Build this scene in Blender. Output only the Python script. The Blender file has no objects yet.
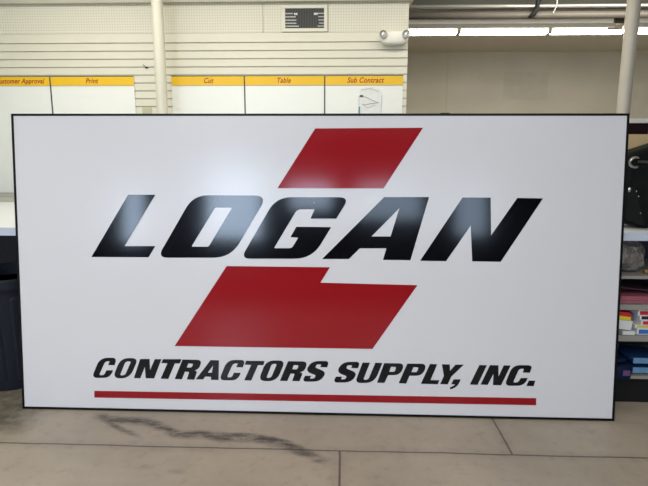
import bpy, bmesh, math, random
from math import sin, cos, pi, radians
from mathutils import Vector, Matrix, noise
random.seed(7)
SC = bpy.context.scene
COL = SC.collection

# ------------------------------------------------------------------ camera
CAM_H, PITCH, ROLL, YAW, FPX = 1.573, .1705, .0026, .03588, 500.0
cam_d = bpy.data.cameras.new('camera'); cam_d.sensor_width = 36; cam_d.lens = FPX/648*36
cam_d.clip_start = .05; cam_d.clip_end = 100
cam = bpy.data.objects.new('camera', cam_d); COL.objects.link(cam)
fw = Vector((0, cos(PITCH), -sin(PITCH))); rt = Vector((1, 0, 0)); up = rt.cross(fw)
r2 = cos(ROLL)*rt + sin(ROLL)*up; u2 = -sin(ROLL)*rt + cos(ROLL)*up
RZ = Matrix.Rotation(YAW, 3, 'Z')
r2, u2, fw = RZ @ r2, RZ @ u2, RZ @ fw
M = Matrix((r2, u2, -fw)).transposed().to_4x4(); M.translation = (0, 0, CAM_H)
cam.matrix_world = M
SC.camera = cam

# ------------------------------------------------------------------ world, lights, exposure
SC.view_settings.view_transform = 'Standard'; SC.view_settings.look = 'None'
SC.view_settings.gamma = 1; SC.view_settings.use_curve_mapping = False
SC.view_settings.exposure = 0.25
w = bpy.data.worlds.new('World'); SC.world = w; w.use_nodes = True
bgn = w.node_tree.nodes['Background']
bgn.inputs[0].default_value = (.55, .74, 1, 1); bgn.inputs[1].default_value = 3.0

def area(name, loc, sx, sy, power, color, rot=(0, 0, 0)):
    l = bpy.data.lights.new(name, 'AREA'); l.shape = 'RECTANGLE'; l.size = sx; l.size_y = sy
    l.energy = power; l.color = color
    o = bpy.data.objects.new(name, l); o.location = loc; o.rotation_euler = rot; COL.objects.link(o)
    return o
WARM = (1, .955, .86)
# ceiling strip lamps of the room (above and behind the camera, out of view)
for (x, y, p) in ((-2.2, 3.9, 33), (.2, 3.9, 29), (-2.4, .5, 46), (.7, .5, 30), (-1.7, -1.6, 60), (2.0, -1.6, 34)):
    area('ceiling_strip_light', (x, y, 3.44), 2.4, .14, p, WARM)
# added fill out of view, tilted to brighten the far housing and wall
area('far_fill_light', (2.8, 5.0, 3.32), 3.2, .5, 80, WARM, (radians(62), 0, 0))
# windows in the wall behind the camera: (x0, x1, z0, z1, power)
WINDOWS = [(-4.95, -4.4, 1.2, 2.5, 42), (-3.05, -1.75, 1.3, 2.95, 125), (-1.2, -.2, 1.95, 2.62, 24), (.3, 1.8, 1.75, 2.62, 26), (2.45, 3.2, 1.4, 2.6, 20)]
WY = -5.0
for (x0, x1, z0, z1, p) in WINDOWS:
    area('window_daylight', ((x0+x1)/2, WY-.22, (z0+z1)/2), x1-x0, z1-z0, p, (.62, .78, 1), (radians(90), 0, 0))

# ------------------------------------------------------------------ materials
def mat(name, col, rough=.6, metal=0, var=.06, vscale=6, bump=0, bscale=40, coat=0, emit=0, trans=0, alpha=1, spec=.5):
    m = bpy.data.materials.new(name); m.use_nodes = True
    nt = m.node_tree; b = nt.nodes['Principled BSDF']
    b.inputs['Roughness'].default_value = rough; b.inputs['Metallic'].default_value = metal
    b.inputs['Specular IOR Level'].default_value = spec
    b.inputs['Coat Weight'].default_value = coat; b.inputs['Coat Roughness'].default_value = .15
    b.inputs['Transmission Weight'].default_value = trans; b.inputs['Alpha'].default_value = alpha
    tc = nt.nodes.new('ShaderNodeTexCoord'); n = nt.nodes.new('ShaderNodeTexNoise')
    n.inputs['Scale'].default_value = vscale; n.inputs['Detail'].default_value = 4
    nt.links.new(tc.outputs['Object'], n.inputs['Vector'])
    r = nt.nodes.new('ShaderNodeMix'); r.data_type = 'RGBA'
    r.inputs[6].default_value = tuple(c*(1-var) for c in col)+(1,)
    r.inputs[7].default_value = tuple(min(1, c*(1+var)) for c in col)+(1,)
    nt.links.new(n.outputs['Fac'], r.inputs[0]); nt.links.new(r.outputs[2], b.inputs['Base Color'])
    if bump:
        n2 = nt.nodes.new('ShaderNodeTexNoise'); n2.inputs['Scale'].default_value = bscale
        nt.links.new(tc.outputs['Object'], n2.inputs['Vector'])
        bp = nt.nodes.new('ShaderNodeBump'); bp.inputs['Strength'].default_value = bump; bp.inputs['Distance'].default_value = .01
        nt.links.new(n2.outputs['Fac'], bp.inputs['Height']); nt.links.new(bp.outputs['Normal'], b.inputs['Normal'])
    if emit:
        b.inputs['Emission Color'].default_value = (1, .96, .88, 1); b.inputs['Emission Strength'].default_value = emit
    m['bsdf'] = 1
    return m

class NT:
    """small helper for node maths"""
    def __init__(s, m): s.t = m.node_tree; s.b = s.t.nodes['Principled BSDF']
    def n(s, k, **kw):
        x = s.t.nodes.new(k)
        for a, v in kw.items(): setattr(x, a, v)
        return x
    def put(s, inp, v):
        if hasattr(v, 'links') or hasattr(v, 'is_output'): s.t.links.new(v, inp)
        else: inp.default_value = v
    def m(s, op, a, b=None, c=None, clamp=False):
        x = s.n('ShaderNodeMath', operation=op); x.use_clamp = clamp
        s.put(x.inputs[0], a)
        if b is not None: s.put(x.inputs[1], b)
        if c is not None: s.put(x.inputs[2], c)
        return x.outputs[0]
    def mix(s, f, a, b):
        x = s.n('ShaderNodeMix', data_type='RGBA'); s.put(x.inputs[0], f); s.put(x.inputs[6], a); s.put(x.inputs[7], b)
        return x.outputs[2]
    def smooth(s, v, a, b, o0=0., o1=1.):
        x = s.n('ShaderNodeMapRange', interpolation_type='SMOOTHSTEP'); s.put(x.inputs[0], v)
        x.inputs[1].default_value = a; x.inputs[2].default_value = b; x.inputs[3].default_value = o0; x.inputs[4].default_value = o1
        return x.outputs[0]
    def geo(s):
        g = s.n('ShaderNodeNewGeometry'); sp = s.n('ShaderNodeSeparateXYZ'); s.t.links.new(g.outputs['Position'], sp.inputs[0])
        return g.outputs['Position'], sp.outputs[0], sp.outputs[1], sp.outputs[2]
    def noise(s, vec, scale, detail=4, rough=.5, stretch=None):
        if stretch:
            mp = s.n('ShaderNodeMapping'); mp.inputs['Scale'].default_value = stretch; s.t.links.new(vec, mp.inputs[0]); vec = mp.outputs[0]
        x = s.n('ShaderNodeTexNoise'); x.inputs['Scale'].default_value = scale; x.inputs['Detail'].default_value = detail
        x.inputs['Roughness'].default_value = rough; s.t.links.new(vec, x.inputs['Vector'])
        return x.outputs['Fac']

def floor_material():
    m = mat('concrete_floor', (.3, .26, .21), rough=.42); N = NT(m)
    P, X, Y, Z = N.geo()
    big = N.noise(P, 1.3, 5, .6); fine = N.noise(P, 14, 6, .65); spk = N.noise(P, 60, 3, .6)
    c = N.mix(N.smooth(big, .3, .7), FLOOR_A, FLOOR_B)
    c = N.mix(N.smooth(fine, .52, .75, 0, .35), c, (.2, .17, .14, 1))
    c = N.mix(N.smooth(spk, .64, .75, 0, .25), c, (.13, .11, .09, 1))
    # joints between slabs
    wob = N.m('MULTIPLY', N.m('SUBTRACT', N.noise(P, 3, 3), .5), .02)
    yy = N.m('ADD', Y, wob); xx = N.m('ADD', X, wob)
    row = N.m('DIVIDE', N.m('SUBTRACT', yy, 2.487), 1.22)
    fr = N.m('FLOOR', row); ry = N.m('ABSOLUTE', N.m('SUBTRACT', N.m('MULTIPLY', N.m('SUBTRACT', row, N.m('ROUND', row)), 1.22), 0))
    off = N.m('MULTIPLY', N.m('ADD', fr, 1.), .927)
    q = N.m('DIVIDE', N.m('SUBTRACT', xx, off), 3.708)
    rx = N.m('ABSOLUTE', N.m('MULTIPLY', N.m('SUBTRACT', q, N.m('ROUND', q)), 3.708))
    d = N.m('MINIMUM', rx, ry)
    jn = N.smooth(d, .002, .009, .85, 0)
    c = N.mix(jn, c, (.06, .05, .04, 1))
    halo = N.m('MULTIPLY', N.smooth(d, .0, .07, .3, 0), fine)
    c = N.mix(halo, c, (.12, .1, .08, 1))
    # long dragged scuff: Y centre as a function of X
    def streak(pts, width, amt, x0, x1, seed):
        nonlocal c
        fc = N.n('ShaderNodeFloatCurve'); cv = fc.mapping.curves[0]
        xr = pts[0][0], pts[-1][0]; ys = [p[1] for p in pts]; lo, hi = min(ys), max(ys)
        for i, (px, py) in enumerate(pts):
            u, v = (px-xr[0])/(xr[1]-xr[0]), (py-lo)/max(hi-lo, 1e-4)
            if i == 0: cv.points[0].location = (u, v)
            elif i == len(pts)-1: cv.points[len(cv.points)-1].location = (u, v)
            else: cv.points.new(u, v)
        fc.mapping.update()
        t = N.m('DIVIDE', N.m('SUBTRACT', X, xr[0]), xr[1]-xr[0])
        fc.inputs[0].default_value = 1; N.put(fc.inputs[1], t)
        yc = N.m('ADD', N.m('MULTIPLY', fc.outputs[0], hi-lo), lo)
        dist = N.m('ABSOLUTE', N.m('SUBTRACT', N.m('ADD', Y, N.m('MULTIPLY', N.m('SUBTRACT', N.noise(P, 5, 3), .5), .05)), yc))
        k = N.smooth(dist, width*.15, width, 1, 0)
        k = N.m('MULTIPLY', k, N.smooth(X, x0, x0+.15)); k = N.m('MULTIPLY', k, N.smooth(X, x1-.15, x1, 1, 0))
        st = N.noise(P, 7, 6, .75, (1, 3.4, 1))
        k = N.m('MULTIPLY', k, N.smooth(st, .32, .62, .12, min(1, amt*1.15))); c = N.mix(k, c, (.035, .032, .03, 1))
    streak([(-1.519, 2.811), (-1.351, 2.757), (-1.223, 2.751), (-1.045, 2.689), (-0.914, 2.611), (-0.783, 2.617), (-0.63, 2.591), (-0.393, 2.565), (-0.185, 2.46), (-0.073, 2.387)], 0.065, 0.85, -1.569, -0.023, 0)
    streak([(-1.422, 2.743), (-1.29, 2.656), (-1.141, 2.586)], 0.035, 0.7, -1.472, -1.091, 1)
    streak([(-0.699, 2.636), (-0.548, 2.621), (-0.398, 2.595), (-0.247, 2.53)], 0.035, 0.6, -0.749, -0.197, 2)
    streak([(-0.14, 2.384), (-0.047, 2.406)], 0.03, 0.7, -0.190, 0.003, 3)
    streak([(-1.04, 2.304), (-0.975, 2.307)], 0.03, 0.6, -1.090, -0.925, 4)
    streak([(-0.856, 2.269), (-0.792, 2.272)], 0.035, 0.7, -0.906, -0.742, 5)
    # grimy corner by the bin
    k = N.m('MULTIPLY', N.smooth(X, -2.05, -1.7, 1, 0), N.smooth(fine, .3, .6, .3, .75))
    k = N.m('MULTIPLY', k, N.smooth(Y, 2.45, 2.7)); c = N.mix(k, c, (.06, .06, .045, 1))
    N.put(N.b.inputs['Base Color'], c)
    N.put(N.b.inputs['Roughness'], N.smooth(fine, .3, .7, .33, .5))
    bp = N.n('ShaderNodeBump'); bp.inputs['Strength'].default_value = .15; bp.inputs['Distance'].default_value = .004
    N.put(bp.inputs['Height'], N.m('SUBTRACT', fine, jn)); N.put(N.b.inputs['Normal'], bp.outputs[0])
    return m

def far_wall_material():
    m = mat('far_wall_paint', FARWALL, rough=.8); N = NT(m)
    P, X, Y, Z = N.geo()
    n = N.noise(P, 1.2, 4); n2 = N.noise(P, 6, 5, .7)
    c = N.mix(N.smooth(n, .3, .7), FARWALL+(1,), tuple(v*.9 for v in FARWALL)+(1,))
    seam = N.smooth(N.m('ABSOLUTE', N.m('SUBTRACT', X, 2.0)), .0, .03, .25, 0)
    c = N.mix(seam, c, tuple(v*.6 for v in FARWALL)+(1,))
    # patched, repainted rectangle and blotches of old adhesive
    bx = N.m('SUBTRACT', N.m('ABSOLUTE', N.m('SUBTRACT', X, 3.5)), .42); bz = N.m('SUBTRACT', N.m('ABSOLUTE', N.m('SUBTRACT', Z, 2.92)), .25)
    db = N.m('MAXIMUM', bx, bz)
    k = N.m('MULTIPLY', N.smooth(db, -.01, .02, 1, 0), N.smooth(n2, .35, .65, .1, .38))
    c = N.mix(k, c, tuple(v*.68 for v in FARWALL)+(1,))
    bl = N.m('MULTIPLY', N.smooth(n2, .6, .72, 0, .3), N.smooth(N.m('ABSOLUTE', N.m('SUBTRACT', X, 3.2)), .9, 1.4, 1, 0))
    c = N.mix(bl, c, tuple(v*.7 for v in FARWALL)+(1,))
    N.put(N.b.inputs['Base Color'], c)
    return m

def pegboard_material():
    m = mat('cream_pegboard', CREAM, rough=.6); N = NT(m)
    P, X, Y, Z = N.geo()
    def cell(v): return N.m('SUBTRACT', N.m('DIVIDE', v, .0254), N.m('ROUND', N.m('DIVIDE', v, .0254)))
    a, b = cell(X), cell(Z)
    d = N.m('SQRT', N.m('ADD', N.m('MULTIPLY', a, a), N.m('MULTIPLY', b, b)))
    c = N.mix(N.smooth(d, .15, .24, .4, 0), CREAM+(1,), (.12, .1, .07, 1))
    N.put(N.b.inputs['Base Color'], c)
    return m

def label_box_material(name, band, base=(.75, .75, .75)):
    """white carton with a colour band as printed on its end"""
    m = mat(name, base, rough=.5); N = NT(m)
    tc = N.n('ShaderNodeTexCoord'); sp = N.n('ShaderNodeSeparateXYZ'); N.t.links.new(tc.outputs['Generated'], sp.inputs[0])
    x, z = sp.outputs[0], sp.outputs[2]
    ins = N.m('MULTIPLY', N.m('GREATER_THAN', x, .06), N.m('GREATER_THAN', z, .14)); ins = N.m('MULTIPLY', ins, N.m('LESS_THAN', z, .86))
    ins = N.m('MULTIPLY', ins, N.m('LESS_THAN', sp.outputs[1], .02))
    N.put(N.b.inputs['Base Color'], N.mix(ins, tuple(base)+(1,), tuple(band)+(1,)))
    return m

# colours
CREAM = (.66, .635, .51)
FARWALL = (.56, .52, .415)
FLOOR_A = (.42, .36, .29, 1); FLOOR_B = (.33, .285, .23, 1)
M_FLOOR = floor_material()
M_CEIL = mat('ceiling_paint', (.62, .58, .5), .85)
M_SHADE_BEAM = mat('olive_shade_beam', (.030, .030, .021), .8, var=.15)
M_FAR = far_wall_material()
M_WALL = mat('room_wall_paint', (.6, .58, .5), .8)
M_CREAM = mat('cream_slatwall', CREAM, .5, var=.03)
M_PEG = pegboard_material()
M_TRIM = mat('cream_trim', (.5, .47, .37), .6)
M_POLEL = mat('cream_pipe_paint', (.6, .58, .47), .45, var=.04)
M_POLER = mat('grey_pipe_paint', (.56, .51, .42), .45, var=.04)
M_SIGNW = mat('sign_white_face', (.665, .665, .705), .21, var=.008, vscale=2, spec=.38)
M_SIGNK = mat('black_vinyl', (.002, .002, .004), .105, var=.2, spec=.32)
M_SIGNR = mat('red_vinyl', (.29, .007, .012), .12, var=.04, spec=.35)
M_BACKW = mat('back_wall_brown', (.10, .09, .08), .8)
M_FRAME = mat('black_frame', (.003, .003, .003), .4, spec=.2)
M_BOARD = mat('whiteboard_face', (.77, .78, .72), .35, var=.02)
M_YEL = mat('yellow_header', (.76, .46, .006), .5, var=.06, vscale=3)
M_INK = mat('red_marker_ink', (.33, .03, .01), .6)
M_LINE = mat('dark_tape', (.05, .05, .05), .6)
M_GRILL = mat('grille_dark', (.025, .025, .023), .6)
M_LOUV = mat('grille_louvre', (.62, .62, .58), .45)
M_WPLAST = mat('white_plastic', (.76, .74, .65), .4)
M_CHROME = mat('chrome_reflector', (.42, .42, .39), .35, metal=.6)
M_GLASSY = mat('lamp_lens', (.6, .6, .57), .12, metal=.3)
M_FIXT = mat('fixture_white', (.88, .86, .79), .45)
M_TUBE = mat('lit_tube', (.9, .9, .85), .4, emit=14)
M_SKIRT = mat('fixture_skirt_grey', (.34, .33, .29), .5)
M_SOCKET = mat('lampholder', (.35, .33, .28), .5)
M_PIPE = mat('galvanised_pipe', (.5, .49, .45), .35, metal=.7, var=.15)
M_DPIPE = mat('dull_duct', (.13, .115, .095), .55, metal=.2, var=.15)
M_BLACK = mat('black_rubber', (.012, .012, .013), .6, spec=.15)
M_BOX = mat('dark_box', (.05, .045, .035), .6, spec=.15)
M_TABLE = mat('table_laminate', (.72, .75, .76), .35, var=.02)
M_TEDGE = mat('pale_blue_edge', (.50, .56, .66), .45, var=.03)
M_DARK = mat('dark_steel', (.03, .03, .033), .5, spec=.15)
M_BIN = mat('navy_grey_plastic', (.013, .016, .024), .42, var=.1, bump=.05, spec=.15)
M_SHELF = mat('grey_beige_shelf', (.30, .28, .255), .5)
M_SHDARK = mat('shelf_back_dark', (.035, .035, .04), .7, spec=.15)
M_BAG = mat('black_nylon', (.005, .006, .006), .65, var=.25, bump=.3, bscale=120, spec=.15)
M_BAGG = mat('green_black_nylon', (.008, .0125, .010), .6, var=.2, bump=.3, bscale=120, spec=.15)
M_STEEL = mat('bright_steel', (.45, .45, .44), .25, metal=.8)
M_CARD = mat('tan_board', (.58, .42, .22), .8, var=.12, vscale=14)
M_MAROON = mat('maroon_panel', (.014, .004, .005), .55, var=.2, spec=.15)
M_WRAIL = mat('white_rail', (.72, .70, .62), .4)
M_POLY = mat('clear_poly', (.22, .195, .18), .22, var=.6, vscale=26, bump=.9, bscale=50, trans=.25)
M_PINK = mat('pink_sheet', (.36, .11, .145), .4, var=.1)
M_PINKD = mat('plum_sheet', (.06, .035, .05), .4, var=.1, spec=.15)
M_GOLD = mat('brown_roll', (.26, .17, .06), .6, var=.3)
M_LBLUE = mat('light_blue_label', (.13, .27, .46), .4, var=.25, vscale=30)
M_BLUE = mat('blue_film', (.007, .028, .085), .35, var=.4, vscale=16, spec=.15)
M_NAVY = mat('navy_film', (.005, .013, .042), .35, var=.5, vscale=18, bump=.4, bscale=30, spec=.15)
M_GREEN = mat('green_label', (.08, .5, .08), .5)
M_PURP = mat('purple_label', (.13, .06, .17), .5)
M_RED = mat('red_carton', (.55, .02, .025), .45)
M_YCAR = mat('yellow_carton', (.80, .58, .03), .45)
M_WCAR = mat('white_carton', (.72, .71, .70), .5, var=.04)
M_TAPE = mat('beige_tape', (.48, .45, .30), .7)
M_SLEEVE = mat('cloudy_sleeve', (.70, .71, .66), .3, var=.08, vscale=30)
M_SCRIB = mat('grey_smudge', (.50, .51, .48), .7)
M_TEAL = mat('teal_pen', (.05, .20, .27), .4)

# ------------------------------------------------------------------ mesh helpers
def tag(o, label=None, cat=None, group=None, kind=None):
    if label: o['label'] = label
    if cat: o['category'] = cat
    if group: o['group'] = group
    if kind: o['kind'] = kind
    return o
def empty(name, loc=(0, 0, 0), rz=0):
    o = bpy.data.objects.new(name, None); o.location = loc; o.rotation_euler = (0, 0, rz); o.empty_display_size = .1
    COL.objects.link(o); return o
def obj(name, bm, m, parent=None, smooth=False, bevel=0, loc=None, segs=2):
    me = bpy.data.meshes.new(name); bm.normal_update(); bm.to_mesh(me); bm.free()
    for mm in (m if isinstance(m, (list, tuple)) else [m]): me.materials.append(mm)
    if smooth:
        for p in me.polygons: p.use_smooth = True
    o = bpy.data.objects.new(name, me); COL.objects.link(o)
    if loc: o.location = loc
    if parent: o.parent = parent
    if bevel:
        b = o.modifiers.new('bevel', 'BEVEL'); b.width = bevel; b.segments = segs; b.limit_method = 'ANGLE'
    return o
def B(): return bmesh.new()
def box(bm, x0, x1, y0, y1, z0, z1, mi=0, mtx=None):
    vs = [bm.verts.new((x, y, z)) for x in (x0, x1) for y in (y0, y1) for z in (z0, z1)]
    if mtx is not None:
        for v in vs: v.co = mtx @ v.co
    for f in ((0, 1, 3, 2), (4, 6, 7, 5), (0, 4, 5, 1), (2, 3, 7, 6), (0, 2, 6, 4), (1, 5, 7, 3)):
        fc = bm.faces.new([vs[i] for i in f]); fc.material_index = mi
    return vs
def bx(*a, **k):
    bm = B(); box(bm, *a, **k); return bm
def tube(bm, pts, r, n=12, cap=True):
    pts = [Vector(p) for p in pts]; rings = []
    ref = Vector((0, 0, 1))
    for i, p in enumerate(pts):
        d = (pts[min(i+1, len(pts)-1)] - pts[max(i-1, 0)]).normalized()
        a = ref if abs(d.dot(ref)) < .95 else Vector((0, 1, 0))
        u = d.cross(a).normalized(); v = u.cross(d)
        rr = r[i] if isinstance(r, (list, tuple)) else r
        rings.append([bm.verts.new(p + (u*cos(t*2*pi/n) + v*sin(t*2*pi/n))*rr) for t in range(n)])
    for a, b in zip(rings, rings[1:]):
        for i in range(n): bm.faces.new((a[i], a[(i+1) % n], b[(i+1) % n], b[i]))
    if cap: bm.faces.new(rings[0][::-1]); bm.faces.new(rings[-1])
    return bm
def lathe(bm, prof, n=40, c=(0, 0, 0), rib=None):
    rings = []
    for (r, z) in prof:
        ring = []
        for t in range(n):
            a = 2*pi*t/n; rr = r*(1 + (rib(a, z) if rib else 0))
            ring.append(bm.verts.new((c[0]+rr*cos(a), c[1]+rr*sin(a), c[2]+z)))
        rings.append(ring)
    for a, b in zip(rings, rings[1:]):
        for i in range(n): bm.faces.new((a[i], a[(i+1) % n], b[(i+1) % n], b[i]))
    bm.faces.new(rings[0][::-1]); bm.faces.new(rings[-1])
    return bm
def superell(bm, a, b, c, e1=.5, e2=.5, n=24, m=14, loc=(0, 0, 0)):
    def pw(v, e): return math.copysign(abs(v)**e, v)
    rings = []
    for i in range(m+1):
        ph = -pi/2 + pi*i/m
        if i in (0, m):
            rings.append([bm.verts.new((loc[0], loc[1], loc[2]+c*pw(sin(ph), e1)))]); continue
        rings.append([bm.verts.new((loc[0]+a*pw(cos(ph), e1)*pw(cos(t*2*pi/n), e2), loc[1]+b*pw(cos(ph), e1)*pw(sin(t*2*pi/n), e2), loc[2]+c*pw(sin(ph), e1))) for t in range(n)])
    for p, q in zip(rings, rings[1:]):
        for i in range(n):
            j = (i+1) % n
            if len(p) == 1: bm.faces.new((p[0], q[j], q[i]))
            elif len(q) == 1: bm.faces.new((p[i], p[j], q[0]))
            else: bm.faces.new((p[i], p[j], q[j], q[i]))
    return bm
def curve_mesh(cu):
    t = bpy.data.objects.new('tmp', cu); COL.objects.link(t)
    dg = bpy.context.evaluated_depsgraph_get()
    me = bpy.data.meshes.new_from_object(t.evaluated_get(dg)); bpy.data.objects.remove(t)
    bm = B(); bm.from_mesh(me); bpy.data.meshes.remove(me)
    return bm
def rounded(pts):
    out = []; n = len(pts)
    for i in range(n):
        p = Vector(pts[i][:2]); c = pts[i][2]
        if c <= 0: out.append(p); continue
        a = Vector(pts[i-1][:2]) - p; b = Vector(pts[(i+1) % n][:2]) - p
        ca, cb = pts[i-1][2], pts[(i+1) % n][2]
        da = min(c, a.length*c/max(c+ca, 1e-6)); db = min(c, b.length*c/max(c+cb, 1e-6))
        s, e = p + a.normalized()*da, p + b.normalized()*db
        for k in range(9):
            t = k/8; out.append(s*(1-t)**2 + p*2*t*(1-t)*.97 + (s+e)*.5*2*t*(1-t)*.03 + e*t*t)
    return out
def flat_shape(loops, thick=.0012, grow=0):
    """closed outlines (x, z) -> thin solid standing in the XZ plane, front at y = -thick"""
    cu = bpy.data.curves.new('c', 'CURVE'); cu.dimensions = '2D'; cu.fill_mode = 'BOTH'; cu.extrude = thick/2; cu.offset = grow
    for L in loops:
        P = rounded(L); s = cu.splines.new('POLY'); s.points.add(len(P)-1); s.use_cyclic_u = True
        for q, v in zip(s.points, P): q.co = (v.x, v.y, 0, 1)
    bm = curve_mesh(cu)
    bmesh.ops.transform(bm, matrix=Matrix.Translation((0, -thick/2, 0)) @ Matrix.Rotation(pi/2, 4, 'X'), verts=bm.verts)
    return bm
def text_mesh(s, size, shear=.25, thick=.002, align='CENTER', space=1.0):
    cu = bpy.data.curves.new('t', 'FONT'); cu.body = s; cu.size = size; cu.shear = shear; cu.extrude = thick/2
    cu.align_x = align; cu.align_y = 'CENTER'; cu.space_character = space; cu.offset = size*.018
    bm = curve_mesh(cu)
    bmesh.ops.transform(bm, matrix=Matrix.Translation((0, -thick/2, 0)) @ Matrix.Rotation(pi/2, 4, 'X'), verts=bm.verts)
    return bm
def struct(name, bm, m, **k): return tag(obj(name, bm, m, **k), kind='structure')

# ------------------------------------------------------------------ the room
X0, X1, YF, ZC = -6.2, 8.4, 10.1, 3.55
struct('floor', bx(X0-.2, X1+.2, WY-.2, YF+.2, -.1, 0), M_FLOOR)
struct('ceiling', bx(X0-.2, X1+.2, WY-.2, YF+.2, ZC, ZC+.1), M_CEIL)
struct('wall_far', bx(X0-.2, X1+.2, YF, YF+.2, 0, ZC), M_FAR)
struct('wall_left', bx(X0-.2, X0, WY, YF, 0, ZC), M_WALL)
struct('wall_right', bx(X1, X1+.2, WY, YF, 0, ZC), M_WALL)
bm = B(); xs = X0-.2
for (x0, x1, z0, z1, p) in WINDOWS:
    box(bm, xs, x0, WY-.2, WY, 0, ZC); box(bm, x0, x1, WY-.2, WY, 0, z0); box(bm, x0, x1, WY-.2, WY, z1, ZC); xs = x1
box(bm, xs, X1+.2, WY-.2, WY, 0, ZC)
struct('wall_back', bm, M_BACKW)
gm = bpy.data.materials.new('window_glass'); gm.use_nodes = True; nt = gm.node_tree; nt.nodes.clear()
o_ = nt.nodes.new('ShaderNodeOutputMaterial'); mx = nt.nodes.new('ShaderNodeMixShader'); tr = nt.nodes.new('ShaderNodeBsdfTransparent'); gl = nt.nodes.new('ShaderNodeBsdfGlossy')
gl.inputs['Roughness'].default_value = .05; mx.inputs[0].default_value = .06
nt.links.new(tr.outputs[0], mx.inputs[1]); nt.links.new(gl.outputs[0], mx.inputs[2]); nt.links.new(mx.outputs[0], o_.inputs[0])
for i, (x0, x1, z0, z1, p) in enumerate(WINDOWS):
    bm = B(); t = .045
    box(bm, x0, x1, WY-.12, WY-.06, z0, z0+t); box(bm, x0, x1, WY-.12, WY-.06, z1-t, z1)
    box(bm, x0, x0+t, WY-.12, WY-.06, z0+t, z1-t); box(bm, x1-t, x1, WY-.12, WY-.06, z0+t, z1-t)
    f = struct('window_%d' % (i+1), bm, M_WPLAST)
    obj('pane', bx(x0+t, x1-t, WY-.095, WY-.089, z0+t, z1-t), gm, f)

# partition with slatwall and pegboard
PY = 5.1; PX1 = .622; ZG = 2.669; SP = .0755
part = struct('wall_middle', bx(X0, PX1, PY+.025, PY+.16, 0, 3.03), M_CREAM)
def slats(xa, xb):
    bm = B(); z = ZG
    box(bm, xa, xb, PY+.018, PY+.025, .3, 2.76)
    box(bm, xa, xb, PY, PY+.018, ZG+.006, 2.757)
    while z > .4:
        box(bm, xa, xb, PY, PY+.018, z-SP+.006, z-.006); z -= SP
    return bm
obj('slat_panel', slats(X0, PX1), M_CREAM, part)
obj('pegboard_panel', bx(X0, -.78, PY+.003, PY+.025, 2.76, 3.03), M_PEG, part)
obj('pegboard_panel', bx(-.776, -.15, PY+.003, PY+.025, 2.76, 3.03), M_PEG, part)
obj('pegboard_panel', bx(-.146, PX1, PY+.003, PY+.025, 2.76, 3.03), M_PEG, part)
struct('trim_1', bx(X0, PX1+.035, PY-.05, PY+.2, 3.03, 3.13), M_TRIM)

struct('added_shade_beam', bx(PX1, X1, 6.55, 6.70, 3.375, ZC), M_SHADE_BEAM)  # added beam, its near-black colour stands in for shade on the near ceiling

# steel pipe columns
def column(name, x, y, r, m, label):
    bm = B(); tube(bm, [(0, 0, .012), (0, 0, ZC-.012)], r, 28, cap=False)
    t = empty(name, (x, y, 0)); obj('shaft', bm, m, t, smooth=True)
    for z in (0, ZC-.012): obj('base_plate' if z == 0 else 'cap_plate', bx(-.1, .1, -.1, .1, z, z+.012), m, t)
    return tag(t, label, 'column', None)
column('pipe_column', -1.70, 4.8, .052, M_POLEL, 'cream painted round pipe column in front of the slatted wall, between the whiteboards')
column('pipe_column', 2.237, 4.2, .049, M_POLER, 'grey-beige round pipe column at the right, in front of the far wall and lit strip light')

# far strip lights
def fixture(x0, x1, joints, label, y=7.4):
    t = empty('strip_light', ((x0+x1)/2, y, 3.284)); cx = (x0+x1)/2
    bm = B(); box(bm, x0-cx, x1-cx, -.06, .06, .085, .19)
    obj('housing', bm, M_FIXT, t, bevel=.008)
    bm = B()   # tray with turned-down skirts
    box(bm, x0-cx, x1-cx, -.1, .1, .078, .085); box(bm, x0-cx, x1-cx, -.1, -.096, .028, .078); box(bm, x0-cx, x1-cx, .096, .1, .028, .078)
    obj('reflector', bm, M_SKIRT, t)
    for a, b in zip(joints, joints[1:]):
        for yy in (-.035, .035):
            bm = B(); tube(bm, [(a-cx+.03, yy, -.012), (b-cx-.03, yy, -.012)], .02, 14); obj('tube', bm, M_TUBE, t, smooth=True)
    for a in joints[1:-1]:
        bm = B(); box(bm, a-cx-.028, a-cx-.004, -.06, .06, -.028, .085); box(bm, a-cx+.004, a-cx+.028, -.06, .06, -.028, .085)
        obj('lampholder', bm, M_SOCKET, t, bevel=.006)
    for a in (joints[0], joints[-1]):
        obj('lampholder', bx(a-cx-.015, a-cx+.028, -.06, .06, -.028, .085), M_SOCKET, t, bevel=.006)
    for a in (x0+.5, x1-.5):
        bm = B(); tube(bm, [(a-cx, 0, .19), (a-cx, 0, ZC-3.284)], .006, 8); obj('hanger_rod', bm, M_PIPE, t)
    return tag(t, label, 'ceiling light', 'lit strip lights over the far bay')
fixture(.34, 3.67, [.36, 1.59, 2.83, 3.86], 'long white strip light with glowing tubes, between the slatted wall and the right pipe column')
fixture(3.95, 6.4, [3.97, 5.19, 6.40], 'white strip light with glowing tube at the right edge, beyond the pipe column')
tag(obj('junction_box', bx(-.06, .055, -.05, .05, -.06, .06), M_BOX, None, loc=(3.755, 7.4, 3.43), bevel=.004), 'small dark box at the right end of the long strip light', 'electrical box')

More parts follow.
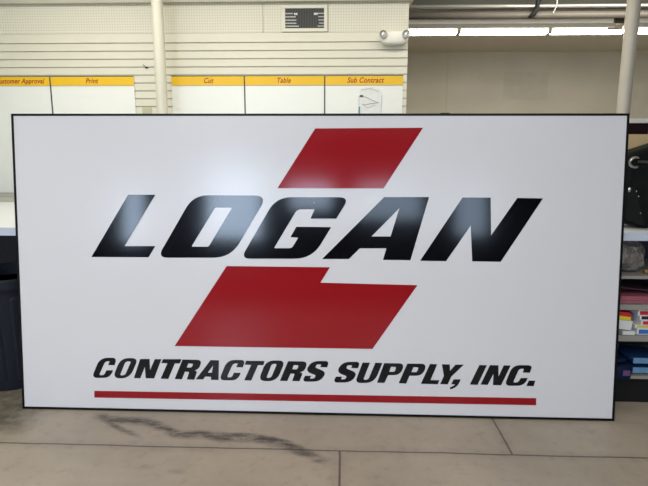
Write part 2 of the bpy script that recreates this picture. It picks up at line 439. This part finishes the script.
# pipes under the ceiling
bm = B(); tube(bm, [(0, 6.3, 3.315), (8.2, 6.32, 3.315)], .02, 14)
tag(obj('conduit_pipe', bm, M_PIPE, smooth=True), 'thin bright metal conduit running under the dark ceiling, above the thicker pipe', 'pipe')
bm = B(); tube(bm, [(0, 6.36, 3.232), (8.2, 6.38, 3.235)], .042, 18)
tag(obj('duct_pipe', bm, M_DPIPE, smooth=True), 'thick brownish grey pipe running just above the long strip light', 'pipe')
bm = B(); pts = [(2.17+.05*sin(t*1.5), 6.24-.0*t, ZC-.0-t*.37) for t in [i/12 for i in range(13)]]
pts = [(2.235, 6.25, 3.55), (2.245, 6.25, 3.45), (2.25, 6.25, 3.36), (2.235, 6.25, 3.28), (2.20, 6.255, 3.21), (2.155, 6.27, 3.18)]
tube(bm, pts, [.035, .033, .032, .031, .028, .014], 12)
tag(obj('black_hose', bm, M_BLACK, smooth=True), 'short black hose hanging from the ceiling in front of the pipes', 'hose')
bm = B(); tube(bm, [(2.46, 6.24, 3.55), (2.455, 6.24, 3.30), (2.42, 6.24, 3.22)], .007, 8)
tag(obj('hanger_wire', bm, M_PIPE), 'thin pale wire hanging down over the pipes', 'wire')
tag(obj('wall_box', bx(-.09, .09, -.07, 0, -.07, .05), M_BOX, None, loc=(1.98, YF, 2.37), bevel=.01), 'small dark box low on the far wall, just above the sign', 'electrical box')

# air vent
V = empty('air_vent', (-.375, PY, 2.885)); vw, vh = .187, .09
bm = B(); W2, H2 = .218, .122
box(bm, -W2, W2, -.014, .003, vh, H2); box(bm, -W2, W2, -.014, .003, -H2, -vh)
box(bm, -W2, -vw, -.014, .003, -vh, vh); box(bm, vw, W2, -.014, .003, -vh, vh)
obj('vent_frame', bm, M_CREAM, V, bevel=.003)
obj('vent_duct', bx(-vw, vw, -.0005, .0025, -vh, vh), M_GRILL, V)
bm = B()
for i in range(24):
    x = -vw + (i+.5)*2*vw/24; box(bm, x-.0017, x+.0017, -.010, -.007, -vh, vh)
obj('grille', bm, mat('grille_bars', (.11, .11, .10), .5), V)
for z, xl, xr in ((.045, -.14, .12), (.015, -.115, .13), (-.015, -.11, .13), (-.043, -.11, .14), (-.07, -.085, .125)):
    bm = B(); box(bm, -vw, xl+.03, -.0075, -.003, z-.005, z+.005); obj('louvre', bm, M_LOUV, V)
    bm = B(); box(bm, xr, vw, -.0075, -.003, z-.004, z+.004); obj('louvre', bm, M_LOUV, V)
for x in (-.085, .108):
    obj('bracket', bx(x-.018, x+.018, -.0065, -.002, .032, .05), mat('bright_clip', (.85, .85, .82), .3), V)
tag(V, 'dark louvred air vent in a cream frame, high on the pegboard strip', 'vent')

# emergency light
E_ = empty('emergency_light', (.482, PY, 2.69))
superell(bmh := B(), .130, .05, .064, .7, .6, loc=(0, -.05, -.002)); obj('housing', bmh, M_WPLAST, E_, smooth=True)
for sx in (-1, 1):
    bm = B(); c = (sx*.108, 0, .024)
    lathe(bm, [(.020, .02), (.034, .03), (.038, .062), (.034, .068), (.031, .062), (.012, .05)], 24)
    bmesh.ops.transform(bm, matrix=Matrix.Translation((c[0], -.052, c[2])) @ Matrix.Rotation(pi/2, 4, 'X'), verts=bm.verts)
    h = obj('lamp_head', bm, M_CHROME, E_, smooth=True)
    superell(bml := B(), .022, .010, .022, 1, 1, 16, 10, loc=(c[0], -.105, c[2])); obj('lens', bml, M_GLASSY, h, smooth=True)
tag(E_, 'white twin-headed emergency light at the right end of the slatted wall', 'emergency light')

# whiteboards with yellow headings
def board(x0, x1, word, wx, wsize, label, edge_l=False, squeeze=.86):
    t = empty('whiteboard', (x0, PY-.001, 1.2)); w = x1-x0
    obj('board_panel', bx(0, w, -.012, 0, 0, 1.156), M_BOARD, t)
    hd = obj('heading_strip', bx(0, w, -.0145, -.012, 1.068, 1.152), M_YEL, t)
    tm = text_mesh(word, wsize, .3, .0015, space=1.08); bmesh.ops.scale(tm, vec=(squeeze, 1, 1), verts=tm.verts); bmesh.ops.translate(tm, vec=(wx-x0, -.0145, 1.110), verts=tm.verts)
    obj('lettering', tm, M_INK, hd)
    obj('edge_trim', bx(0, w, -.016, -.0125, 1.152, 1.158), M_LINE, t); 
    obj('edge_trim', bx(0, w, -.0155, -.0125, 1.062, 1.067), M_TAPE, t)
    if edge_l: obj('divider_line', bx(-.004, .008, -.0165, -.012, 0, 1.156), M_LINE, t)
    return tag(t, label, 'whiteboard', 'whiteboards with yellow heading strips')
board(-4.2, -2.926, 'Customer Approval', -3.235, .067, 'whiteboard headed Customer Approval, leftmost on the slatted wall')
board(-2.922, -2.074, 'Print', -2.50, .068, 'whiteboard headed Print, left of the cream pipe column', True)
board(-1.696, -.976, 'Cut', -1.33, .068, 'whiteboard headed Cut, just right of the cream pipe column')
board(-.972, -.186, 'Table', -.585, .068, 'whiteboard headed Table, between the ones headed Cut and Sub Contract', True)
board(-.182, .583, 'Sub Contract', .215, .070, 'whiteboard headed Sub Contract, rightmost on the slatted wall', True)
# plastic sleeve hung on the last board
S_ = empty('plastic_sleeve', (.262, PY-.014, 1.75))
obj('sheet', flat_shape([[(-.115, 0, .02), (.105, 0, .02), (.125, .46, .05), (.06, .50, .05), (-.06, .50, .05), (-.105, .45, .05)]], .003), M_SLEEVE, S_)
bm = B()
tube(bm, [(-.08, -.005, .415), (-.03, -.005, .40), (.03, -.005, .37), (.09, -.005, .35), (.04, -.005, .345), (-.03, -.005, .335), (-.07, -.005, .33)], .004, 6)
tube(bm, [(-.09, -.005, .47), (0, -.005, .485), (.09, -.005, .455)], .003, 6); tube(bm, [(-.07, -.005, .34), (-.02, -.005, .30), (.05, -.005, .33)], .003, 6)
tube(bm, [(-.105, -.005, .42), (-.11, -.005, .05)], .0025, 6); tube(bm, [(.118, -.005, .42), (.105, -.005, .05)], .0025, 6)
obj('crease', bm, M_SCRIB, S_); obj('clip', bx(-.095, -.065, -.012, -.003, .405, .42), M_GRILL, S_, bevel=.002)
tag(S_, 'cloudy plastic sleeve hanging on the whiteboard headed Sub Contract', 'sleeve')
bm = B(); tube(bm, [(0, -.012, 0), (.003, -.012, .13)], .006, 8)
tag(obj('marker_pen', bm, M_TEAL, loc=(.158, PY-.014, 1.93)), 'dark teal pen at the left edge of the cloudy plastic sleeve', 'pen')
bm = B(); tube(bm, [(-.03, -.004, .025), (-.012, -.01, .012), (0, -.025, 0), (.012, -.03, 0)], .003, 8); box(bm, -.010, .016, -.008, 0, -.008, .004)
tag(obj('wall_hook', bm, M_DARK, loc=(-1.945, PY, 2.44)), 'small dark hook on the slatted wall, left of the cream pipe column', 'hook')
tag(obj('masking_tape', bx(-.05, .05, -.003, 0, -.035, .033), M_TAPE, loc=(-1.96, PY, 2.03)), 'beige patch of tape low on the slatted wall, beside the cream pipe column', 'tape')

# ------------------------------------------------------------------ worktables
TZ = 1.133; TF = 3.016
T = empty('work_table', (-2.6, TF, 0))
obj('tabletop', bx(-1.4, 1.45, .004, 4.735-TF, TZ-.05, TZ), M_TABLE, T)
obj('front_edge', bx(-1.4, 1.45, 0, .004, TZ-.05, TZ), M_TEDGE, T)
for x in (-1.3, 1.35):
    for y in (.12, 1.6): obj('leg', bx(x-.03, x+.03, y-.03, y+.03, 0, TZ-.05), M_DARK, T)
obj('back_panel', bx(-1.27, 1.32, .86, .88, .05, TZ-.05), M_DARK, T); obj('stretcher', bx(-1.27, 1.32, .80, .84, .92, .98), M_DARK, T)  # dark back panel added to stand in for the shade under the tabletop
tag(T, 'high worktable with pale blue front edge at the left, above the dark bin', 'table')

# waste bin
bnx, bny = -2.33, 3.335
G = empty('waste_bin', (bnx, bny, 0))
def rib(a, z):
    k = (a/(2*pi)*14) % 1
    return .022*max(0, min(1, (abs(k-.5)-.28)*14)) if .06 < z < .66 else 0
bm = B(); lathe(bm, [(.245, 0), (.252, .02), (.255, .06), (.256, .08), (.275, .40), (.292, .64), (.294, .66), (.298, .70), (.300, .735), (.285, .735), (.24, .03)], 112, rib=rib)
obj('bin_body', bm, M_BIN, G)
bm = B(); lathe(bm, [(.300, .70), (.316, .704), (.322, .72), (.322, .768), (.312, .782), (.298, .78), (.296, .70)], 64)
obj('rim', bm, M_BIN, G, smooth=False)
for sgn in (-1, 1):
    bm = B(); tube(bm, [(sgn*.30, -.07, .64), (sgn*.345, -.05, .64), (sgn*.352, 0, .64), (sgn*.345, .05, .64), (sgn*.30, .07, .64)], .014, 10)
    obj('handle', bm, M_BIN, G, smooth=True)
tag(G, 'dark navy ribbed round waste bin under the left worktable', 'waste bin')

# ------------------------------------------------------------------ the sign
# outlines (x, z, corner rounding) in metres on the sign face
GRAPHICS = [
  ('L', [[(-1.124,1.3465,0.0),(-0.9572,1.3473,0.0),(-1.1527,1.0337,0.0),(-0.9631,1.0354,0.0),(-1.0062,0.9664,0.0),(-1.3614,0.965,0.0)]]),
  ('O', [[(-0.7243,1.3456,0.088),(-0.2755,1.346,0.0768),(-0.5001,0.9689,0.1039),(-0.9514,0.9644,0.063)],[(-0.5928,1.2718,0.0083),(-0.4895,1.2724,0.0082),(-0.6347,1.0349,0.0083),(-0.7409,1.0339,0.0083)]]),
  ('G', [[(-0.2216,1.3361,0.0869),(0.217,1.3385,0.0607),(0.139,1.2104,0.0),(-0.016,1.2093,0.0),(0.0093,1.2654,0.0041),(-0.0958,1.2647,0.0225),(-0.2363,1.0292,0.0062),(-0.1282,1.0302,0.0144),(-0.0893,1.0942,0.0041),(-0.1365,1.0969,0.0),(-0.1007,1.1597,0.0),(0.1088,1.1592,0.0),(-0.0057,0.9675,0.1027),(-0.4393,0.9632,0.0571)]]),
  ('A', [[(0.4232,1.3406,0.0),(0.6883,1.3421,0.0),(0.5861,0.9642,0.0),(0.4217,0.9646,0.0),(0.441,1.0344,0.0),(0.2814,1.0329,0.0),(0.2168,0.9677,0.0),(0.0551,0.9661,0.0)],[(0.5149,1.2757,0.0),(0.4652,1.106,0.0),(0.3507,1.1051,0.0)]]),
  ('N', [[(0.8858,1.3402,0.0),(1.0503,1.3411,0.0),(1.0595,1.1166,0.0),(1.2061,1.3396,0.0),(1.3555,1.338,0.0),(1.121,0.9602,0.0),(0.9528,0.9609,0.0),(0.9386,1.1754,0.0),(0.7982,0.9605,0.0),(0.6431,0.9614,0.0)]]),
  ('R1', [[(0.01,1.7433,0.0),(0.6452,1.748,0.0),(0.419,1.3916,0.0),(-0.2151,1.39,0.0)]]),
  ('R2', [[(-0.5254,0.9176,0.0),(0.1035,0.9166,0.0),(0.0461,0.822,0.0),(0.631,0.8136,0.0),(0.3661,0.4184,0.0),(-0.854,0.4166,0.0)]]),
  ('BAR', [[(-1.367,0.1225,0.0),(1.3602,0.1305,0.0),(1.3618,0.0863,0.0),(-1.3682,0.0796,0.0)]]),
  ('c_C', [[(-1.3787,0.2072,0.033),(-1.3245,0.3328,0.0479),(-1.2219,0.3345,0.0259),(-1.2346,0.2904,0.0),(-1.2722,0.2911,0.0),(-1.2607,0.3147,0.0082),(-1.2935,0.3141,0.0192),(-1.3371,0.2211,0.0151),(-1.3014,0.2231,0.0151),(-1.2855,0.2537,0.0),(-1.2472,0.2544,0.0),(-1.2648,0.2093,0.0411)]]),
  ('c_C', [[(-0.576,0.2064,0.0324),(-0.5264,0.3329,0.047),(-0.4157,0.3341,0.0255),(-0.4314,0.291,0.0),(-0.469,0.2917,0.0),(-0.4581,0.3151,0.0081),(-0.4917,0.3145,0.0188),(-0.5327,0.2223,0.0148),(-0.497,0.2243,0.0148),(-0.4854,0.2532,0.0),(-0.4464,0.2526,0.0),(-0.4615,0.2086,0.0404)]]),
  ('c_C', [[(1.1698,0.2058,0.0311),(1.2135,0.3311,0.0451),(1.3307,0.3319,0.0244),(1.3149,0.2889,0.0),(1.2762,0.2895,0.0),(1.2838,0.3124,0.0077),(1.2515,0.3131,0.018),(1.2158,0.2228,0.0142),(1.2494,0.2248,0.0142),(1.2646,0.2518,0.0),(1.3027,0.2526,0.0),(1.2875,0.2081,0.042)]]),
  ('c_O', [[(-1.2456,0.2076,0.0411),(-1.1933,0.3337,0.0512),(-1.0857,0.3341,0.0374),(-1.1416,0.2082,0.0547)],[(-1.2042,0.2222,0.0151),(-1.1651,0.3163,0.0191),(-1.1269,0.3156,0.0123),(-1.1686,0.2242,0.0191)]]),
  ('c_O', [[(-0.3318,0.2069,0.0402),(-0.2845,0.3344,0.0501),(-0.1698,0.335,0.0366),(-0.2206,0.2077,0.0535)],[(-0.2875,0.2228,0.0147),(-0.2512,0.3173,0.0187),(-0.2165,0.3166,0.012),(-0.254,0.2248,0.0187)]]),
  ('c_N', [[(-1.0701,0.3296,0.0),(-1.0137,0.3306,0.0),(-1.0125,0.2532,0.0),(-0.9784,0.3298,0.0),(-0.9404,0.3305,0.0),(-0.9875,0.2104,0.0),(-1.0379,0.2115,0.0),(-1.0417,0.289,0.0),(-1.074,0.2108,0.0),(-1.1116,0.2101,0.0)]]),
  ('c_N', [[(1.0779,0.3287,0.0),(1.1258,0.3282,0.0),(1.1294,0.254,0.0),(1.1607,0.3288,0.0),(1.1981,0.3282,0.0),(1.1464,0.208,0.0),(1.0997,0.2085,0.0),(1.1013,0.2836,0.0),(1.0659,0.2092,0.0),(1.0263,0.2098,0.0)]]),
  ('c_T', [[(-0.9269,0.3307,0.0),(-0.8145,0.3327,0.0),(-0.8243,0.3086,0.0),(-0.8555,0.3081,0.0),(-0.8978,0.2093,0.0),(-0.9426,0.2098,0.0),(-0.8981,0.3087,0.0),(-0.9368,0.3094,0.0)]]),
  ('c_T', [[(-0.4091,0.3295,0.0),(-0.2967,0.3301,0.0),(-0.3041,0.3069,0.0),(-0.3369,0.307,0.0),(-0.3795,0.2088,0.0),(-0.4198,0.2094,0.0),(-0.3757,0.3077,0.0),(-0.4159,0.3083,0.0)]]),
  ('c_R', [[(-0.8044,0.3308,0.0),(-0.6849,0.3302,0.0303),(-0.7058,0.2738,0.0236),(-0.7397,0.2636,0.0027),(-0.7168,0.2586,0.0095),(-0.7351,0.2075,0.0),(-0.7784,0.2081,0.0),(-0.7628,0.2564,0.0081),(-0.7926,0.2572,0.0),(-0.8123,0.2088,0.0),(-0.8543,0.2094,0.0)],[(-0.7702,0.3096,0.0),(-0.7364,0.3088,0.0108),(-0.7476,0.2806,0.0122),(-0.7828,0.2806,0.0)]]),
  ('c_R', [[(-0.1492,0.3313,0.0),(-0.0315,0.332,0.0299),(-0.0499,0.2734,0.0233),(-0.0845,0.2647,0.0027),(-0.0618,0.259,0.0093),(-0.0803,0.2103,0.0),(-0.123,0.2109,0.0),(-0.1071,0.2561,0.008),(-0.1358,0.2576,0.0),(-0.1557,0.2103,0.0),(-0.1978,0.2108,0.0)],[(-0.1158,0.3109,0.0),(-0.0819,0.3108,0.0106),(-0.0925,0.2808,0.012),(-0.1271,0.2809,0.0)]]),
  ('c_A', [[(-0.6296,0.3304,0.0),(-0.5799,0.3293,0.0),(-0.5837,0.2083,0.0),(-0.6282,0.2089,0.0),(-0.6267,0.2281,0.0),(-0.6658,0.2287,0.0),(-0.6796,0.21,0.0),(-0.7215,0.2092,0.0)],[(-0.6124,0.3035,0.0),(-0.6217,0.2507,0.0),(-0.6521,0.2502,0.0)]]),
  ('c_S', [[(0.0888,0.3003,0.0),(0.0503,0.301,0.0),(0.0562,0.318,0.0066),(0.0237,0.3181,0.0106),(0.0152,0.2949,0.0106),(0.0817,0.269,0.0279),(0.0528,0.2101,0.0498),(-0.0623,0.2079,0.0267),(-0.0444,0.2423,0.0),(-0.0092,0.2416,0.0),(-0.0178,0.2251,0.0067),(0.0128,0.2257,0.012),(0.0234,0.249,0.012),(-0.0379,0.2709,0.0299),(-0.0096,0.3351,0.0498),(0.0998,0.337,0.0212)]]),
  ('c_S', [[(0.2782,0.2983,0.0),(0.2399,0.299,0.0),(0.2457,0.316,0.0066),(0.2133,0.3161,0.0106),(0.205,0.2929,0.0106),(0.2713,0.2671,0.0277),(0.2428,0.2083,0.0496),(0.1282,0.2061,0.0265),(0.1458,0.2404,0.0),(0.1809,0.2397,0.0),(0.1725,0.2233,0.0066),(0.2029,0.2238,0.0119),(0.2133,0.2471,0.0119),(0.1522,0.269,0.0298),(0.1801,0.333,0.0496),(0.289,0.3349,0.0211)]]),
  ('c_U', [[(0.3082,0.3312,0.0),(0.3497,0.3306,0.0),(0.3094,0.2231,0.0145),(0.3438,0.2238,0.0185),(0.3858,0.3312,0.0),(0.4253,0.3306,0.0),(0.3789,0.2082,0.0561),(0.2634,0.206,0.0317)]]),
  ('c_P', [[(0.4387,0.3295,0.0),(0.5588,0.3303,0.0295),(0.5397,0.2599,0.0427),(0.4628,0.2585,0.0),(0.4405,0.2094,0.0),(0.399,0.2099,0.0)],[(0.4797,0.3114,0.0),(0.5139,0.3106,0.0105),(0.5046,0.2761,0.0118),(0.4671,0.2768,0.0)]]),
  ('c_P', [[(0.5798,0.3293,0.0),(0.6935,0.3299,0.0294),(0.6741,0.2583,0.0425),(0.5922,0.2575,0.0),(0.5734,0.2078,0.0),(0.5307,0.209,0.0)],[(0.6154,0.3111,0.0),(0.6495,0.3104,0.0105),(0.6397,0.2765,0.0118),(0.6017,0.2765,0.0)]]),
  ('c_L', [[(0.717,0.329,0.0),(0.7575,0.3284,0.0),(0.7192,0.2295,0.0),(0.7728,0.2292,0.0),(0.7655,0.2075,0.0),(0.6659,0.2082,0.0)]]),
  ('c_Y', [[(0.7895,0.329,0.0),(0.8338,0.3284,0.0),(0.8362,0.2855,0.0),(0.8709,0.3284,0.0),(0.9164,0.3285,0.0),(0.8447,0.2554,0.0),(0.825,0.2079,0.0),(0.7825,0.2085,0.0),(0.8029,0.258,0.0)]]),
  ('c_comma', [[(0.8622,0.2362,0.0),(0.9012,0.237,0.0),(0.8841,0.1922,0.0326),(0.8421,0.1765,0.0026),(0.8419,0.186,0.0),(0.8677,0.1986,0.0078),(0.872,0.2081,0.0),(0.8498,0.2091,0.0)]]),
  ('c_I', [[(1.0144,0.3283,0.0),(1.0559,0.3276,0.0),(1.0049,0.208,0.0),(0.9619,0.2092,0.0)]]),
  ('c_period', [[(1.3135,0.2374,0.0),(1.349,0.2367,0.0),(1.3405,0.2064,0.0),(1.3017,0.207,0.0)]]),
]

SX, SY, LEAN, ST = -.1728, 2.8616, .097, .04
S = empty('sign_board', (SX, SY, .004)); S.rotation_euler = (-LEAN, 0, 0)
hw, H, fr = 1.83, 1.83, .013
obj('sign_panel', bx(-hw+fr, hw-fr, .0015, ST-.004, fr, H-fr), M_SIGNW, S)
bm = B(); box(bm, -hw, hw, -.002, ST, 0, fr); box(bm, -hw, hw, -.002, ST, H-fr, H)
box(bm, -hw, -hw+fr, -.002, ST, fr, H-fr); box(bm, hw-fr, hw, -.002, ST, fr, H-fr)
obj('frame', bm, M_FRAME, S)
for name, loops in GRAPHICS:
    bm = flat_shape(loops, .0012, .0016 if name.startswith('c_') else 0)
    bmesh.ops.translate(bm, vec=(0, .0014, 0), verts=bm.verts)
    if name in ('R1', 'R2'): obj('emblem_block', bm, M_SIGNR, S)
    elif name == 'BAR': obj('underline_bar', bm, M_SIGNR, S)
    elif name in ('c_comma', 'c_period'): obj('punctuation_mark', bm, M_SIGNK, S)
    elif name.startswith('c_'): obj('small_letter', bm, M_SIGNK, S)
    else: obj('large_letter', bm, M_SIGNK, S)
for x, z in ((-.572, 1.3216), (.006, 1.3028)):
    bm = B(); superell(bm, .006, .002, .005, 1, 1, 10, 6, loc=(x, 0, z)); obj('screw_head', bm, M_STEEL, S)
tag(S, 'huge white black-framed LOGAN sign leaning against the worktables, with red emblem', 'sign')

# ------------------------------------------------------------------ right-hand shelving counter
U = empty('shelving_counter', (2.2, TF, 0)); ux0, ux1 = -.85, .75; UD = .62
obj('countertop', bx(ux0, ux1, .004, UD, TZ-.05, TZ), M_TABLE, U); obj('front_edge', bx(ux0, ux1, 0, .004, TZ-.05, TZ), M_TEDGE, U)
for za, zb in ((.838, .857), (.640, .673), (.435, .471), (.185, .205)): obj('shelf', bx(ux0+.02, ux1-.02, .045, UD-.02, za, zb), M_SHELF, U)
for x in (ux0, ux1-.02): obj('side_panel', bx(x, x+.02, .045, UD, .0, TZ-.05), M_SHDARK, U)
obj('back_panel', bx(ux0+.02, ux1-.02, UD-.02, UD, .0, TZ-.05), M_SHDARK, U)
obj('kick_plate', bx(ux0+.02, ux1-.02, .10, .12, 0, .185), M_BLACK, U)
tag(U, 'open shelving counter with pale blue top edge, at the right behind the sign', 'shelving')

# crumpled clear bag
def crumple(a, b, c, loc, seed, amp=.02, m=None, name='plastic_bag', e=.7):
    bm = B(); superell(bm, a, b, c, e, e, 40, 26)
    for v in bm.verts:
        n = noise.noise_vector(v.co*18+Vector((seed, 0, 0)))*amp + noise.noise_vector(v.co*45+Vector((0, seed, 0)))*amp*.5
        v.co += n; v.co.z = max(v.co.z, -c)
    return obj(name, bm, m, loc=loc)
tag(crumple(.17, .13, .098, (1.76, 3.25, .857+.102), 3, .022, M_POLY), 'crumpled clear plastic bag on the top shelf of the counter', 'plastic bag')
bm = B(); tube(bm, [(0, 0, 0), (.1, .02, 0)], .012, 14)
tag(obj('brown_roll', bm, M_GOLD, smooth=True, loc=(1.90, 3.13, .870)), 'short brown roll lying right of the crumpled clear bag', 'roll')
# pink and plum sheets
pm = B()
for i, (x0, x1, y0, y1) in enumerate(((1.5, 2.2, 3.09, 3.5), (1.52, 2.18, 3.10, 3.5), (1.5, 2.16, 3.10, 3.48))):
    box(pm, x0-1.8, x1-1.8, y0-3.1, y1-3.1, i*.014, i*.014+.0138)
tag(obj('pink_sheets', pm, M_PINK, loc=(1.8, 3.1, .674), bevel=.003), 'stack of folded pink sheets on the second shelf of the counter', 'sheets')
bm = B(); v = [bm.verts.new(q) for q in ((-.30, .02, .068), (.28, .02, .006), (.28, .36, .006), (-.30, .34, .10), (-.30, .02, .076), (.28, .02, .014), (.28, .36, .014), (-.30, .34, .108))]
for f in ((3, 2, 1, 0), (4, 5, 6, 7), (0, 1, 5, 4), (2, 3, 7, 6), (0, 4, 7, 3), (1, 2, 6, 5)): bm.faces.new([v[i] for i in f])
tag(obj('plum_sheet', bm, M_PINKD, loc=(1.86, 3.13, .712)), 'dark plum sheet slanting over the pink sheets', 'sheet')

# cartons on the third shelf
z = .472
CART = [('blue', (.02, .14, .50), .040, .0), ('yellow', (.62, .52, .08), .022, -.012), ('red', (.50, .02, .03), .032, .02), ('black', (.02, .01, .015), .030, .012), ('red', (.52, .015, .03), .036, -.006)]
for i, (cn, col, hgt, dx) in enumerate(CART):
    m = label_box_material('carton_end_%s' % cn, col)
    pos = ['bottommost of the stack', 'second from the bottom of the stack', 'in the middle of the stack', 'second from the top of the stack', 'topmost of the stack'][i]
    tag(obj('carton', bx(0, .16, 0, .30, 0, hgt-.001), m, loc=(1.868+dx, 3.085+.006*(i % 2), z), bevel=.002),
        'slim white carton with a %s end, %s' % (cn, pos), 'carton', 'slim cartons stacked on the third shelf'); z += hgt
tag(obj('flat_carton', bx(0, .078, 0, .2, 0, .024), M_WCAR, loc=(1.775, 3.075, .472), bevel=.002), 'flat white carton lying left of the blue-ended carton', 'carton')
rt_ = Matrix.Rotation(radians(9), 4, 'Y')
for nm, mm, dz, h, lab in (('white_carton', M_WCAR, 0, .060, 'white carton tilted under the yellow carton on the third shelf'), ('yellow_carton', M_YCAR, .061, .024, 'thin yellow carton tilted between the white and red cartons'), ('red_carton', M_RED, .086, .024, 'thin red carton tilted on top of the yellow carton')):
    c = obj(nm, bx(0, .105-dz*.3, 0, .18, 0, h), mm, loc=(1.722+dz*.16, 3.08, .513+dz), bevel=.002); c.rotation_euler = (0, radians(7), 0)
    tag(c, lab, 'carton')
tag(obj('purple_carton', bx(0, .034, 0, .1, 0, .05), M_PURP, loc=(1.836, 3.14, .540), bevel=.002), 'small purple carton behind the tilted yellow carton', 'carton')

# blue packs on the bottom shelf
def pack(x, y, z, a, b, c, m, lab, rz=0, labels=(), seed=0, rx=0, droop=False):
    t = empty('blue_pack', (x, y, z), rz); t.rotation_euler = (rx, 0, rz)
    bm = B(); superell(bm, a, b, c, .6, .45, 32, 14, loc=(0, 0, c))
    for v in bm.verts: v.co += noise.noise_vector(v.co*20+Vector((seed, seed, 0)))*.007; v.co.z = max(0, v.co.z) if not droop or v.co.y > -.04 else v.co.z-.03
    obj('film_wrap', bm, m, t, smooth=True)
    for (x0, x1, z0, z1, lm) in labels: obj('label_strip', bx(x0, x1, -b-.003, -b+.004, z0, z1), lm, t, bevel=.001)
    return tag(t, lab, 'pack', 'blue wrapped packs on the bottom shelf')
pack(1.965, 3.19, .206, .105, .11, .030, M_BLUE, 'light blue labelled pack with green corner, lowest at the right of the bottom shelf', 0, [(-.10, .02, .012, .048, M_LBLUE), (.02, .055, .014, .046, M_GREEN)], 1)
pack(1.957, 3.19, .272, .105, .11, .028, M_BLUE, 'light blue labelled pack with green corner, stacked on another at the right', 0, [(-.095, .02, .010, .046, M_LBLUE), (.02, .06, .012, .044, M_GREEN)], 2)
pack(1.73, 3.31, .206, .105, .09, .060, M_NAVY, 'puffy navy pack at the back left of the bottom shelf', .05, [], 3)
pack(1.75, 3.31, .334, .10, .10, .018, M_BLUE, 'blue pack with a pale label, topmost at the left of the bottom shelf', -.05, [(-.02, .085, .008, .030, M_LBLUE)], 4)
pack(1.765, 3.092, .206, .085, .055, .035, M_NAVY, 'crinkled navy pack with a purple label at the front of the bottom shelf', 0, [(.015, .06, .010, .045, M_PURP)], 5, droop=True)
pack(1.745, 3.11, .282, .075, .045, .018, M_NAVY, 'slim navy pack lying on the crinkled one with a purple label', .08, [], 6)

# ------------------------------------------------------------------ things on the right counter
R_ = empty('display_rack', (2.3, 3.56, TZ))
obj('rack_panel', bx(-.55, .6, 0, .02, 0, .67), M_MAROON, R_); obj('top_rail', bx(-.56, .61, -.02, .035, .67, .70), M_WRAIL, R_, bevel=.004)
for x in (-.5, -.22, .06, .34): obj('upright', bx(x-.006, x+.006, -.012, 0, 0, .67), mat('plum_upright', (.09, .035, .04), .5), R_)
tag(R_, 'dark maroon rack panel with a white top rail on the right counter', 'rack')
bd = obj('tan_board', bx(0, .42, 0, .012, 0, .60), M_CARD, loc=(1.72, 3.44, TZ)); bd.rotation_euler = (-.12, 0, 0)
tag(bd, 'tan board standing behind the black work bag', 'board')
K = empty('work_bag', (2.02, 3.27, TZ))
def bag_body():
    bm = B(); prof = [(-.24, .03), (-.12, .0), (.05, -.0), (.25, .0), (.25, .62), (.10, .615), (0, .585), (-.12, .535), (-.235, .50)]
    prof = [(-.27, .05), (-.2, .018), (-.1, .0), (.25, .0), (.27, .3), (.25, .60), (.1, .585), (-.02, .55), (-.14, .51), (-.26, .47), (-.275, .3)]
    n = len(prof); rings = []
    for y, s in ((-.085, .97), (-.10, .93), (-.07, 1.0), (.07, 1.0), (.09, .93)):
        pass
    lay = [(-.095, .92), (-.08, .98), (-.05, 1), (.05, 1), (.08, .98), (.095, .92)]
    for y, s in lay: rings.append([bm.verts.new((px*s, y, .3+(pz-.3)*s)) for px, pz in prof])
    for a, b in zip(rings, rings[1:]):
        for i in range(n): bm.faces.new((a[i], a[(i+1) % n], b[(i+1) % n], b[i]))
    bm.faces.new(rings[0][::-1]); bm.faces.new(rings[-1])
    bmesh.ops.recalc_face_normals(bm, faces=bm.faces)
    for v in bm.verts: v.co.z = max(v.co.z, 0)
    return bm
obj('bag_body', bag_body(), M_BAG, K, bevel=.012, segs=3)
obj('side_gusset', flat_shape([[(-.245, .06, .01), (-.13, .02, .02), (-.215, .26, .01), (-.25, .27, .01)]], .008), M_BAGG, K, loc=(0, -.0955, 0))
obj('side_gusset', flat_shape([[(-.06, .03, .01), (.2, .03, .01), (.2, .40, .01), (-.02, .38, .02), (-.115, .04, .02)]], .008), M_BAGG, K, loc=(0, -.0955, 0))
bm = B(); a0 = [(-.232+.034*cos(t), -.112, .412+.030*sin(t)) for t in [radians(50+i*26) for i in range(11)]]
tube(bm, a0, [.003]+[.0085]*9+[.003], 8); obj('snap_hook', bm, M_STEEL, K, smooth=True)
bm = B(); tube(bm, [(-.215, -.11, .415), (-.16, -.112, .413), (-.12, -.11, .43), (-.09, -.11, .42)], .009, 8); obj('strap_loop', bm, M_GRILL, K, smooth=True)
for x, z in ((-.188, .205), (-.165, .10), (-.205, .235)):
    superell(b2 := B(), .005, .004, .005, 1, 1, 10, 6, loc=(x, -.106, z)); obj('rivet', b2, M_STEEL, K)
superell(b2 := B(), .009, .005, .016, 1, 1, 12, 8, loc=(-.245, -.103, .245)); obj('buckle', b2, M_STEEL, K)
tag(K, 'black work bag with a steel snap hook on the right counter', 'bag')
